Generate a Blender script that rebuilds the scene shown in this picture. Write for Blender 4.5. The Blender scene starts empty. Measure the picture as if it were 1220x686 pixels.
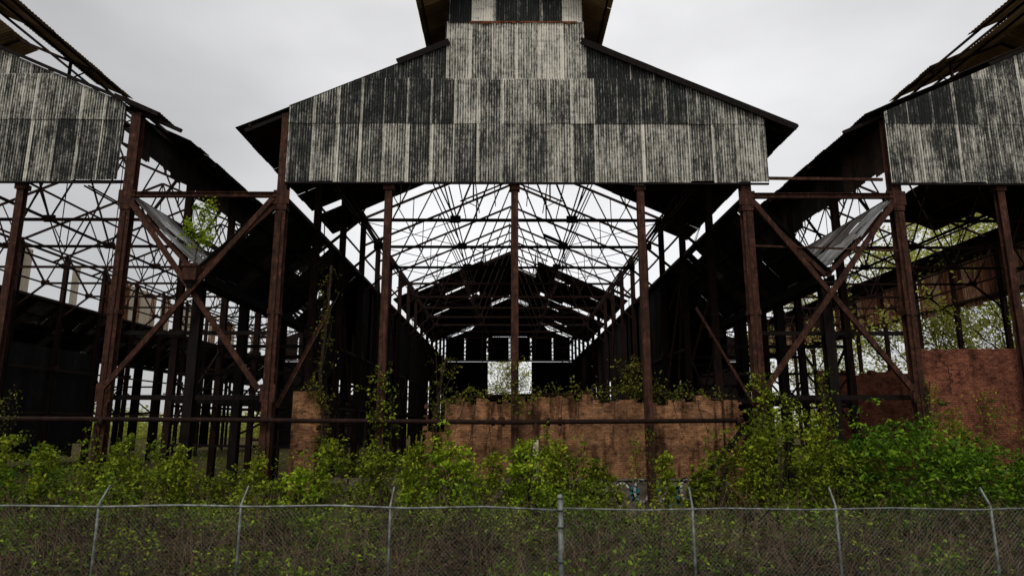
import bpy, math, random
import numpy as np
from mathutils import Vector
random.seed(7); RNG = np.random.default_rng(11)
scene = bpy.context.scene
COL = scene.collection
R = math.radians

# ------------------------------------------------------------------ mesh helpers
class MB:
    def __init__(s): s.v = []; s.f = []; s.c = []; s.tiles = []
    def quad(s, a, b, c, d, col=0.5):
        n = len(s.v); s.v += [tuple(a), tuple(b), tuple(c), tuple(d)]; s.f.append((n, n+1, n+2, n+3)); s.c.append(col)
    def prism8(s, p, col=0.5):
        n = len(s.v); s.v += [tuple(q) for q in p]
        for f in ((0,3,2,1),(4,5,6,7),(0,1,5,4),(1,2,6,5),(2,3,7,6),(3,0,4,7)):
            s.f.append(tuple(n+i for i in f)); s.c.append(col)
    def box(s, x0, x1, y0, y1, z0, z1, col=0.5):
        s.prism8([(x0,y0,z0),(x1,y0,z0),(x1,y1,z0),(x0,y1,z0),(x0,y0,z1),(x1,y0,z1),(x1,y1,z1),(x0,y1,z1)], col)
    def bar(s, a, b, w=0.1, h=None, col=0.5, up=(0,0,1)):
        a = Vector(a); b = Vector(b); h = h or w
        d = (b-a).normalized(); u = Vector(up)
        if abs(d.dot(u)) > 0.97: u = Vector((0,1,0))
        r = d.cross(u).normalized(); t = r.cross(d).normalized()
        r = r*(w/2); t = t*(h/2)
        s.prism8([a-r-t, a+r-t, a+r+t, a-r+t, b-r-t, b+r-t, b+r+t, b-r+t], col)
    def angle(s, a, b, w=0.1, t=0.014, up=(0,0,1), col=0.5):
        """rolled steel L-section between two points"""
        a = Vector(a); b = Vector(b); d = (b-a).normalized(); u = Vector(up)
        if abs(d.dot(u)) > 0.97: u = Vector((0,1,0))
        r = d.cross(u).normalized(); q = r.cross(d).normalized()
        s.bar(a+r*(w/2), b+r*(w/2), w, t, col, q)
        s.bar(a+q*(w/2+t/2), b+q*(w/2+t/2), t, w, col, q)
    def ibeam(s, a, b, fw=0.3, dp=0.3, t=0.025, axis=(0,1,0), col=0.5):
        """H-section; flanges face along 'axis'"""
        a = Vector(a); b = Vector(b); ax = Vector(axis).normalized()
        d = (b-a).normalized(); side = d.cross(ax).normalized()
        for sg in (-1, 1):
            o = ax*(sg*(dp/2 - t/2))
            s.bar(a+o, b+o, fw, t, col, ax)
        s.bar(a, b, t, dp-2*t, col, ax)
    def tube(s, pts, rad, seg=6, col=0.5):
        pts = [Vector(p) for p in pts]; n0 = len(s.v)
        if not hasattr(rad, '__len__'): rad = [rad]*len(pts)
        for i, p in enumerate(pts):
            d = (pts[min(i+1, len(pts)-1)] - pts[max(i-1, 0)]).normalized()
            u = Vector((0,0,1)) if abs(d.z) < 0.9 else Vector((1,0,0))
            r = d.cross(u).normalized(); t = r.cross(d)
            for k in range(seg):
                an = 2*math.pi*k/seg
                s.v.append(tuple(p + r*(rad[i]*math.cos(an)) + t*(rad[i]*math.sin(an))))
        for i in range(len(pts)-1):
            for k in range(seg):
                k2 = (k+1) % seg
                s.f.append((n0+i*seg+k, n0+i*seg+k2, n0+(i+1)*seg+k2, n0+(i+1)*seg+k)); s.c.append(col)
        s.f.append(tuple(n0+k for k in range(seg))[::-1]); s.c.append(col)
        s.f.append(tuple(n0+(len(pts)-1)*seg+k for k in range(seg))); s.c.append(col)
    def build(s, name, mat, parent=None, smooth=False):
        me = bpy.data.meshes.new(name)
        me.from_pydata(s.v, [], s.f)
        at = me.attributes.new('tone', 'FLOAT', 'FACE')
        at.data.foreach_set('value', s.c)
        me.materials.append(mat)
        if smooth: me.polygons.foreach_set('use_smooth', [True]*len(me.polygons))
        me.update()
        return link(name, me, parent)

def link(name, me, parent=None):
    o = bpy.data.objects.new(name, me); COL.objects.link(o)
    if parent: o.parent = parent
    return o

def quads_mesh(name, V, T, mat, parent=None):
    """V: (N,4,3) array, T: (N,) tone"""
    n = len(V); me = bpy.data.meshes.new(name)
    me.vertices.add(n*4); me.vertices.foreach_set('co', V.reshape(-1).astype(np.float32))
    me.loops.add(n*4); me.loops.foreach_set('vertex_index', np.arange(n*4, dtype=np.int32))
    me.polygons.add(n); me.polygons.foreach_set('loop_start', np.arange(0, n*4, 4, dtype=np.int32))
    me.update(calc_edges=True)
    at = me.attributes.new('tone', 'FLOAT', 'FACE'); at.data.foreach_set('value', T.astype(np.float32))
    me.materials.append(mat); me.validate()
    return link(name, me, parent)

def tag(o, label=None, cat=None, group=None, kind=None):
    if label: o['label'] = label
    if cat: o['category'] = cat
    if group: o['group'] = group
    if kind: o['kind'] = kind
    return o

def thing(name, label, cat, loc=(0,0,0), group=None):
    o = bpy.data.objects.new(name, None); COL.objects.link(o); o.location = loc
    o.empty_display_size = 0.3
    return tag(o, label, cat, group, 'thing')

class Off:
    """children are authored in world coordinates; shift them so that the thing's base is its origin"""
def settle(root):
    L = root.location.copy()
    for ch in root.children:
        if ch.type == 'MESH' and not ch.get('_ok'):
            me = ch.data
            co = np.empty(len(me.vertices)*3, dtype=np.float32); me.vertices.foreach_get('co', co)
            co = co.reshape(-1, 3) - np.array(L, dtype=np.float32)
            me.vertices.foreach_set('co', co.reshape(-1)); me.update()
            for g in ch.children:
                m2 = g.data
                c2 = np.empty(len(m2.vertices)*3, dtype=np.float32); m2.vertices.foreach_get('co', c2)
                c2 = c2.reshape(-1, 3) - np.array(L, dtype=np.float32)
                m2.vertices.foreach_set('co', c2.reshape(-1)); m2.update()

# ------------------------------------------------------------------ materials
def newmat(name):
    m = bpy.data.materials.new(name); m.use_nodes = True
    nt = m.node_tree; nt.nodes.clear()
    out = nt.nodes.new('ShaderNodeOutputMaterial'); b = nt.nodes.new('ShaderNodeBsdfPrincipled')
    nt.links.new(b.outputs[0], out.inputs[0]); b.inputs['Specular IOR Level'].default_value = .12
    return m, nt, b, out
def N(nt, t, **kw):
    n = nt.nodes.new(t)
    for k, v in kw.items():
        if hasattr(n, k): setattr(n, k, v)
        else: n.inputs[k].default_value = v
    return n
def coords(nt, scale=(1,1,1), obj=False):
    g = N(nt, 'ShaderNodeNewGeometry'); mp = N(nt, 'ShaderNodeMapping')
    mp.inputs['Scale'].default_value = scale
    nt.links.new(g.outputs['Position'], mp.inputs['Vector']); return mp.outputs[0]
def noise(nt, vec, scale, detail=4, rough=0.6):
    n = N(nt, 'ShaderNodeTexNoise'); n.inputs['Scale'].default_value = scale
    n.inputs['Detail'].default_value = detail; n.inputs['Roughness'].default_value = rough
    nt.links.new(vec, n.inputs['Vector']); return n.outputs['Fac']
def ramp(nt, fac, stops):
    r = N(nt, 'ShaderNodeValToRGB'); e = r.color_ramp.elements
    while len(e) < len(stops): e.new(0.5)
    for i, (p, c) in enumerate(stops):
        e[i].position = p; e[i].color = (*c, 1) if len(c) == 3 else c
    nt.links.new(fac, r.inputs[0]); return r.outputs[0]
def math_(nt, op, a, b):
    m = N(nt, 'ShaderNodeMath', operation=op)
    for i, x in enumerate((a, b)):
        if isinstance(x, (int, float)): m.inputs[i].default_value = x
        else: nt.links.new(x, m.inputs[i])
    return m.outputs[0]
def mix(nt, fac, a, b, blend='MIX'):
    m = N(nt, 'ShaderNodeMix', data_type='RGBA', blend_type=blend)
    for s, x in ((m.inputs[0], fac), (m.inputs[6], a), (m.inputs[7], b)):
        if isinstance(x, (int, float)): s.default_value = x
        elif isinstance(x, tuple): s.default_value = (*x, 1)
        else: nt.links.new(x, s)
    return m.outputs[2]
def bump(nt, b, h, strength=0.4, dist=0.02):
    bp = N(nt, 'ShaderNodeBump'); bp.inputs['Strength'].default_value = strength; bp.inputs['Distance'].default_value = dist
    nt.links.new(h, bp.inputs['Height']); nt.links.new(bp.outputs[0], b.inputs['Normal'])
def tone(nt):
    a = N(nt, 'ShaderNodeAttribute', attribute_name='tone'); return a.outputs['Fac']

def rust_mat(name, dark, mid, lite, rough=0.85):
    m, nt, b, _ = newmat(name)
    v = coords(nt)
    f = noise(nt, v, 3.1, 8, 0.8); s = noise(nt, coords(nt, (9, 9, 0.7)), 1.5, 5, 0.7)
    c = ramp(nt, f, [(0.3, dark), (0.55, mid), (0.75, lite)])
    c2 = ramp(nt, s, [(0.4, (0.35,0.35,0.35)), (0.6, (1.15,1.1,1.05))])
    nt.links.new(mix(nt, 0.8, c, c2, 'MULTIPLY'), b.inputs['Base Color'])
    b.inputs['Roughness'].default_value = rough
    bump(nt, b, noise(nt, v, 30, 4), 0.4, 0.01)
    return m
M = {}
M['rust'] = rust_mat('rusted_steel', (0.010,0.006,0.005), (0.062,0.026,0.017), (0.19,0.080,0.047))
M['truss'] = rust_mat('dark_rusted_steel', (0.007,0.005,0.004), (0.022,0.010,0.007), (0.055,0.023,0.015))  # rusted steel again, interior shade built into a darker base colour
M['black'] = rust_mat('near_black_steel', (0.004,0.003,0.003), (0.009,0.006,0.005), (0.022,0.012,0.008))  # near-black steel; inside the sheds its colour carries the shade

def siding_mat():
    m, nt, b, _ = newmat('weathered_cement_sheet')
    t = tone(nt)
    st = noise(nt, coords(nt, (14, 1, 0.55)), 1.0, 6, 0.72)      # long drips
    fi = noise(nt, coords(nt, (30, 30, 6)), 1.2, 6, 0.8)        # lichen grain
    bl = noise(nt, coords(nt, (1.3, 1, 0.8)), 1.0, 3, 0.6)      # big blotches
    fl = noise(nt, coords(nt, (48, 1, 1.1)), 1.0, 3, 0.6)       # fine lines along the corrugations
    a = math_(nt, 'ADD', math_(nt, 'MULTIPLY', st, 0.80), math_(nt, 'MULTIPLY', fi, 0.75))
    a = math_(nt, 'ADD', a, math_(nt, 'MULTIPLY', math_(nt, 'SUBTRACT', fl, 0.5), 0.62))
    lich = noise(nt, coords(nt, (5, 5, 2.6)), 1.6, 7, 0.85)
    a = math_(nt, 'ADD', a, math_(nt, 'MULTIPLY', math_(nt, 'SUBTRACT', lich, 0.5), 1.3))
    a = math_(nt, 'ADD', a, math_(nt, 'MULTIPLY', bl, 0.50))
    a = math_(nt, 'ADD', a, math_(nt, 'MULTIPLY', t, 0.62))
    a = math_(nt, 'MULTIPLY', a, 0.5)
    c = ramp(nt, a, [(0.54, (0.020,0.022,0.021)), (0.64, (0.058,0.059,0.053)), (0.715, (0.30,0.285,0.24)), (0.84, (0.72,0.68,0.59))])
    # fixing rows / horizontal cracks
    w = N(nt, 'ShaderNodeTexNoise'); w.inputs['Scale'].default_value = 1; w.inputs['Detail'].default_value = 3
    nt.links.new(coords(nt, (1.2, 1, 9)), w.inputs['Vector'])
    c = mix(nt, 0.45, c, ramp(nt, w.outputs['Fac'], [(0.34, (0.3,0.3,0.3)), (0.42, (1,1,1))]), 'MULTIPLY')
    nt.links.new(c, b.inputs['Base Color']); b.inputs['Roughness'].default_value = 0.95
    bump(nt, b, fi, 0.5, 0.01)
    return m
M['siding'] = siding_mat()

def sheet_mat(name, c0, c1, c2, rust=0.3):
    m, nt, b, _ = newmat(name)
    t = tone(nt); v = coords(nt)
    f = math_(nt, 'ADD', math_(nt, 'MULTIPLY', noise(nt, v, 1.3, 6, 0.7), 0.7), math_(nt, 'MULTIPLY', t, 0.3))
    c = ramp(nt, f, [(0.35, c0), (0.52, c1), (0.7, c2)])
    nt.links.new(c, b.inputs['Base Color']); b.inputs['Roughness'].default_value = 0.8
    bump(nt, b, noise(nt, v, 14, 5), 0.3, 0.02)
    return m
M['roof'] = sheet_mat('old_roof_sheet', (0.007,0.006,0.005), (0.016,0.011,0.008), (0.05,0.028,0.016))
M['brownroof'] = sheet_mat('brown_roof_sheet', (0.14,0.09,0.045), (0.28,0.18,0.085), (0.42,0.29,0.16))
M['valley'] = sheet_mat('shaded_dark_sheet', (0.005,0.005,0.005), (0.013,0.012,0.012), (0.045,0.040,0.036))  # valley roof undersides, their shade put into the base colour
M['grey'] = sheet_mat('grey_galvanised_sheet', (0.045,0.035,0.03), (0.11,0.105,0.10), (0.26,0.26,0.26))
M['shadeblack'] = sheet_mat('shade_black_sheet', (0.004,0.004,0.004), (0.008,0.007,0.007), (0.02,0.016,0.014))  # unlit interior painted as a near-black sheet colour
def patched():
    m, nt, b, _ = newmat('rust_streaked_sheet')
    s = noise(nt, coords(nt, (5, 5, 0.6)), 1.3, 5, 0.7)
    a = math_(nt, 'ADD', math_(nt, 'MULTIPLY', s, 0.75), math_(nt, 'MULTIPLY', tone(nt), 0.3))
    c = ramp(nt, a, [(0.38, (0.05,0.02,0.01)), (0.47, (0.30,0.11,0.04)), (0.54, (0.65,0.54,0.40)), (0.75, (0.80,0.72,0.58))])
    nt.links.new(c, b.inputs['Base Color']); b.inputs['Roughness'].default_value = 0.9
    return m
M['rustsheet'] = patched()
def patched2():
    m, nt, b, _ = newmat('deep_rust_sheet')
    s = noise(nt, coords(nt, (5, 5, 0.5)), 1.3, 5, 0.7)
    a = math_(nt, 'ADD', math_(nt, 'MULTIPLY', s, 0.75), math_(nt, 'MULTIPLY', tone(nt), 0.25))
    c = ramp(nt, a, [(0.38, (0.04,0.016,0.009)), (0.52, (0.17,0.065,0.03)), (0.68, (0.42,0.28,0.18))])
    nt.links.new(c, b.inputs['Base Color']); b.inputs['Roughness'].default_value = 0.9
    return m
M['rustside'] = patched2()

def brick_mat(name, c1, c2, mortar, stain=0.5):
    m, nt, b, _ = newmat(name)
    g = N(nt, 'ShaderNodeNewGeometry'); sp = N(nt, 'ShaderNodeSeparateXYZ'); cb = N(nt, 'ShaderNodeCombineXYZ')
    nt.links.new(g.outputs['Position'], sp.inputs[0])
    nt.links.new(math_(nt, 'ADD', sp.outputs[0], sp.outputs[1]), cb.inputs[0]); nt.links.new(sp.outputs[2], cb.inputs[1])
    br = N(nt, 'ShaderNodeTexBrick'); nt.links.new(cb.outputs[0], br.inputs['Vector'])
    br.inputs['Color1'].default_value = (*c1, 1); br.inputs['Color2'].default_value = (*c2, 1); br.inputs['Mortar'].default_value = (*mortar, 1)
    br.inputs['Scale'].default_value = 1.0; br.inputs['Brick Width'].default_value = 0.23; br.inputs['Row Height'].default_value = 0.085
    br.inputs['Mortar Size'].default_value = 0.012; br.inputs['Mortar Smooth'].default_value = 0.2; br.inputs['Bias'].default_value = -0.1
    n1 = noise(nt, coords(nt), 1.0, 6, 0.7); n2 = noise(nt, coords(nt, (2.2, 2.2, 0.35)), 1.0, 4, 0.6)
    c = mix(nt, 0.75, br.outputs['Color'], ramp(nt, n1, [(0.34, (0.30,0.26,0.24)), (0.48, (0.85,0.83,0.80)), (0.62, (1.25,1.2,1.1)), (0.75, (1.7,1.6,1.4))]), 'MULTIPLY')
    c = mix(nt, 0.7, c, ramp(nt, noise(nt, coords(nt, (1,1,1.6)), 3.3, 7, 0.75), [(0.40, (0.38,0.34,0.32)), (0.52, (1,1,1))]), 'MULTIPLY')
    c = mix(nt, stain, c, ramp(nt, n2, [(0.36, (0.18,0.16,0.13)), (0.47, (1,1,1))]), 'MULTIPLY')
    n3 = noise(nt, coords(nt, (4.3, 4.3, 11)), 1.0, 3, 0.6)          # single spalled or sooted bricks
    c = mix(nt, 0.8, c, ramp(nt, n3, [(0.36, (0.30,0.27,0.25)), (0.44, (1,1,1)), (0.62, (1,1,1)), (0.70, (1.5,1.4,1.25))]), 'MULTIPLY')
    nt.links.new(c, b.inputs['Base Color']); b.inputs['Roughness'].default_value = 0.95
    h = math_(nt, 'ADD', math_(nt, 'MULTIPLY', br.outputs['Fac'], -1.0), math_(nt, 'MULTIPLY', noise(nt, coords(nt), 12, 5), 0.8))
    bump(nt, b, h, 0.8, 0.02)
    return m
M['brick'] = brick_mat('orange_brown_brick', (0.33,0.165,0.085), (0.19,0.088,0.045), (0.19,0.105,0.056), 0.9)
M['redbrick'] = brick_mat('red_brick', (0.26,0.092,0.052), (0.16,0.055,0.034), (0.11,0.048,0.033), 0.7)
def paint(name, c, rough=0.8, var=0.5):
    m, nt, b, _ = newmat(name)
    n = noise(nt, coords(nt), 5, 5, 0.7)
    lo = tuple(x*(1-var) for x in c)
    nt.links.new(ramp(nt, n, [(0.35, lo), (0.6, c)]), b.inputs['Base Color'])
    b.inputs['Roughness'].default_value = rough
    return m
M['teal'] = paint('teal_spray_paint', (0.02,0.22,0.26)); M['white'] = paint('white_spray_paint', (0.6,0.58,0.55))
M['blackpaint'] = paint('black_spray_paint', (0.01,0.01,0.01))
M['pale'] = paint('pale_pipe_paint', (0.45,0.40,0.28), 0.7, 0.7)
M['concrete'] = paint('grimy_concrete', (0.16,0.13,0.10), 0.95, 0.7)
M['bark'] = paint('bark', (0.06,0.042,0.028), 0.95, 0.6)
M['straw'] = paint('dead_stalk', (0.15,0.10,0.06), 0.95, 0.6)
M['vinestem'] = paint('vine_stem', (0.05,0.03,0.02), 0.95, 0.6)
def galv():
    m, nt, b, _ = newmat('galvanised_wire')
    n = noise(nt, coords(nt), 6, 4)
    nt.links.new(ramp(nt, n, [(0.35, (0.07,0.07,0.062)), (0.5, (0.13,0.14,0.13)), (0.7, (0.24,0.25,0.235))]), b.inputs['Base Color'])
    b.inputs['Roughness'].default_value = 0.55; b.inputs['Metallic'].default_value = 0.3
    return m
M['galv'] = galv()
def leaf_mat(name, stops, trans=0.35):
    m, nt, b, out = newmat(name)
    t = tone(nt)
    c = ramp(nt, t, stops)
    nt.links.new(c, b.inputs['Base Color']); b.inputs['Roughness'].default_value = 0.6
    b.inputs['Specular IOR Level'].default_value = 0.12
    tr = N(nt, 'ShaderNodeBsdfTranslucent'); nt.links.new(c, tr.inputs['Color'])
    mx = N(nt, 'ShaderNodeMixShader'); mx.inputs[0].default_value = trans
    nt.links.new(b.outputs[0], mx.inputs[1]); nt.links.new(tr.outputs[0], mx.inputs[2]); nt.links.new(mx.outputs[0], out.inputs[0])
    return m
M['leaf'] = leaf_mat('shrub_leaf', [(0.0, (0.025,0.040,0.004)), (0.5, (0.12,0.165,0.009)), (1.0, (0.32,0.36,0.022))])
M['bright'] = leaf_mat('fresh_shrub_leaf', [(0.0, (0.05,0.095,0.006)), (0.5, (0.20,0.30,0.012)), (1.0, (0.42,0.50,0.028))])
M['dark'] = leaf_mat('deep_green_leaf', [(0.0, (0.02,0.045,0.003)), (0.5, (0.07,0.15,0.008)), (1.0, (0.20,0.32,0.015))])
M['treeleaf'] = leaf_mat('spring_tree_leaf', [(0.0, (0.14,0.16,0.02)), (0.5, (0.34,0.36,0.06)), (1.0, (0.55,0.55,0.13))], 0.6)
M['vineleaf'] = leaf_mat('vine_leaf', [(0.0, (0.03,0.035,0.006)), (0.5, (0.13,0.14,0.018)), (1.0, (0.30,0.28,0.03))])
M['under'] = leaf_mat('undergrowth', [(0.0, (0.015,0.012,0.007)), (0.4, (0.085,0.050,0.026)), (0.5, (0.035,0.055,0.005)), (0.75, (0.12,0.19,0.009)), (1.0, (0.30,0.38,0.02))])
def ground_mat():
    m, nt, b, _ = newmat('weedy_earth')
    n = noise(nt, coords(nt), 0.8, 8, 0.7)
    nt.links.new(ramp(nt, n, [(0.35, (0.03,0.022,0.014)), (0.55, (0.055,0.045,0.022)), (0.7, (0.04,0.06,0.016))]), b.inputs['Base Color'])
    b.inputs['Roughness'].default_value = 1.0; b.inputs['Specular IOR Level'].default_value = 0
    bump(nt, b, noise(nt, coords(nt), 9, 6), 0.8, 0.06)
    return m
M['ground'] = ground_mat()

# ------------------------------------------------------------------ ground
def ground_z(x, y):
    t = min(max((y-3.0)/7.0, 0), 1); t = t*t*(3-2*t)
    return 1.9*(1-t)
g = MB()
xs = [-600,-200,-80,-50,-30,-20,-12,-6,0,6,12,20,30,50,80,200,600]
ys = [-40,-10,0,2,3,4,5,6,7,8,9,10,13,20,27,40,60,105,160,300,600,1500]
idx = {}
for j, y in enumerate(ys):
    for i, x in enumerate(xs):
        idx[i,j] = len(g.v); g.v.append((x, y, ground_z(x,y)))
for j in range(len(ys)-1):
    for i in range(len(xs)-1):
        g.f.append((idx[i,j], idx[i+1,j], idx[i+1,j+1], idx[i,j+1])); g.c.append(0.5)
tag(g.build('ground', M['ground']), kind='structure')

# ------------------------------------------------------------------ the shed
Y0 = 27.0; BAY = 5.15; NB = 15; YE = Y0 + BAY*NB
PK = 21.15; SL = 0.44
MPK = 23.4; MO = 4.2; MSL = 0.44
def rz(t): return PK - SL*abs(t)
def mz(t): return MPK - MSL*abs(t)

def sheet(mb, p, u, v, n, w, l, waves, amp, col, curl=0.0):
    """one corrugated sheet: corner p, width along u, length along v, normal n"""
    k = waves*4
    base = len(mb.v); fbase = len(mb.f)
    for i in range(k+1):
        a = i/k; h = amp*math.sin(2*math.pi*waves*a)
        for b_ in (0, 0.5, 1):
            q = p + u*(w*a) + v*(l*b_) + n*(h + curl*(b_-0.3)**2)
            mb.v.append(tuple(q))
    for i in range(k):
        for j in range(2):
            mb.f.append((base+i*3+j, base+(i+1)*3+j, base+(i+1)*3+j+1, base+i*3+j+1)); mb.c.append(col)
    mb.tiles.append((base, len(mb.v), fbase, len(mb.f)))
def build_split(mb, name, mat, parent, t=0.012, gap=.12):
    """one mesh per patch of touching sheets"""
    T = mb.tiles; n = len(T); par = list(range(n)); out = []
    def find(i):
        while par[i] != i: par[i] = par[par[i]]; i = par[i]
        return i
    A = np.array(mb.v); lo = np.array([A[a:b].min(0)-gap for a, b, _, _ in T]); hi = np.array([A[a:b].max(0)+gap for a, b, _, _ in T])
    for i in range(n):
        near = np.nonzero(((lo[i+1:] <= hi[i]) & (hi[i+1:] >= lo[i])).all(1))[0] + i + 1
        for j in near: par[find(int(j))] = find(i)
    groups = {}
    for i in range(n): groups.setdefault(find(i), []).append(i)
    for g_ in groups.values():
        m = MB()
        for i in g_:
            a, b, fa, fb = T[i]; off = len(m.v) - a
            m.v += mb.v[a:b]; m.f += [tuple(q+off for q in f) for f in mb.f[fa:fb]]; m.c += mb.c[fa:fb]
        out.append(thicken(m.build(name, mat, parent), t))
    return out
def thicken(o, t=0.012):
    md = o.modifiers.new('thickness', 'SOLIDIFY'); md.thickness = t; md.offset = 0
    return o

def roof_patch(mb, xc, sg, t0, t1, ztop, slope, ya, yb, keep, dz=0.14, rnd=0.04):
    """sheets laid from t0 (high) to t1 (low) on side sg; corrugations run down the slope"""
    L = 2.2; c = 1/math.sqrt(1+slope*slope)
    rows = max(1, round((t1-t0)/(L*c))); dt = (t1-t0)/rows
    y = ya
    while y < yb-0.3:
        for r in range(rows):
            ta = t0+dt*r; tb = ta+dt
            if not keep((ta+tb)/2, y+0.48): continue
            if random.random() < rnd: continue
            p = Vector((xc+sg*ta, y, ztop-slope*ta+dz + 0.012*(rows-r)))
            v = Vector((sg, 0, -slope)).normalized(); u = Vector((0,1,0)); n = u.cross(v)*(-sg)
            p = p + Vector((0,0,random.uniform(-.015,.03)))
            sheet(mb, p, u, v, Vector((sg*slope,0,1)).normalized(), 1.02, dt/c+0.12, 5, 0.02, random.random(), random.uniform(-.05,.05))
        y += 0.96

def siding_rows(mb, xc, segs, ztopfn, rows, yface, toneof):
    """front gable of corrugated sheets, geometry corrugated; rows: list of (z0,z1,xa,xb)"""
    W = 1.0; k = 63
    for ri, (z0, z1, xa, xb) in enumerate(rows):
        x = xa; si = 0
        while x < xb-0.05:
            w = min(W, xb-x); off = random.uniform(-.012,.012); tl = toneof(ri, x-xc+w/2)
            zj = random.uniform(-.025, .025) if ri else random.choice([-.05,-.02,0,.02,.05,.09])+random.uniform(-.015,.015); n = max(2, int(k*w))
            sl = random.uniform(-.015,.015) if random.random() < .8 else random.uniform(-.08,.08); seamw = random.uniform(.06,.17); seamt = random.uniform(.25,.75)
            base = len(mb.v); prevok = None; cnt = 0
            for i in range(n+1):
                xx = x + (w+0.03)*i/n
                top = min(z1+0.05, ztopfn(xx-xc)-0.06)
                bot = z0+zj+sl*i/n
                if top < bot+0.01: top = bot+0.002
                yy = yface - 0.03*math.sin(2*math.pi*(xx-x)/0.111) - 0.012*(len(rows)-ri)*0 + off - (0.03 if ri % 2 else 0.0)
                mb.v.append((xx, yy, bot)); mb.v.append((xx, yy, top))
                if i:
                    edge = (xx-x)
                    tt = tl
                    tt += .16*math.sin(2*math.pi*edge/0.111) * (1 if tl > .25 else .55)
                    if edge < .022: tt -= .6
                    elif edge < seamw: tt += seamt
                    elif 0.45 < edge < 0.5: tt += .12
                    mb.f.append((base+2*i-2, base+2*i, base+2*i+1, base+2*i-1)); mb.c.append(tt)
            x += w; si += 1

def truss(mb, xc, y, mon=True):
    z = 13.5; P = lambda t, zz: Vector((xc+t, y, zz))
    mb.bar(P(-7.7, z), P(7.7, z), 0.10, 0.15)
    for s in (-1, 1):
        mb.bar(P(s*0.02, rz(0)-0.1), P(s*10.9, rz(10.9)-0.06), 0.10, 0.15)          # rafter
        T = [(0, rz(0)-.12), (2.9, rz(2.9)-.12), (5.3, rz(5.3)-.12), (7.7, rz(7.7)-.12), (9.75, rz(9.75)-.12)]
        B = [(0, z), (2.9, z), (5.3, z), (7.7, z)]
        for a, b_, w in ((B[1], T[0], .085), (B[1], T[2], .07), (B[3], T[2], .075), (B[3], T[4], .12), (B[0], T[0], .045)):
            mb.bar(P(s*a[0], a[1]), P(s*b_[0], b_[1]), w*0.8, w)
        for a, b_ in (((6.5, rz(6.5)-.12), (6.55, 15.85)), ((7.6, rz(7.6)-.12), (6.55, 15.85))):
            mb.bar(P(s*a[0], a[1]), P(s*b_[0], b_[1]), .05, .06)
        mb.bar(P(s*9.75, 11.7), P(s*7.7, 13.45), .10, .12)                            # knee brace
        for t in (2.9, 7.7):
            mb.box(xc+s*t-.26, xc+s*t+.26, y-.07, y+.07, z-.12, z+.22)               # gussets
        if not mon: continue
        # monitor frame
        mb.bar(P(s*2.85, rz(2.85)), P(s*2.85, mz(2.85)), .11, .13)
        mb.bar(P(0, mz(0)-.1), P(s*MO, mz(MO)-.06), .09, .12)
        mb.bar(P(s*2.85, mz(2.85)-1.1), P(s*3.9, mz(3.9)-.1), .05, .06)

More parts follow.
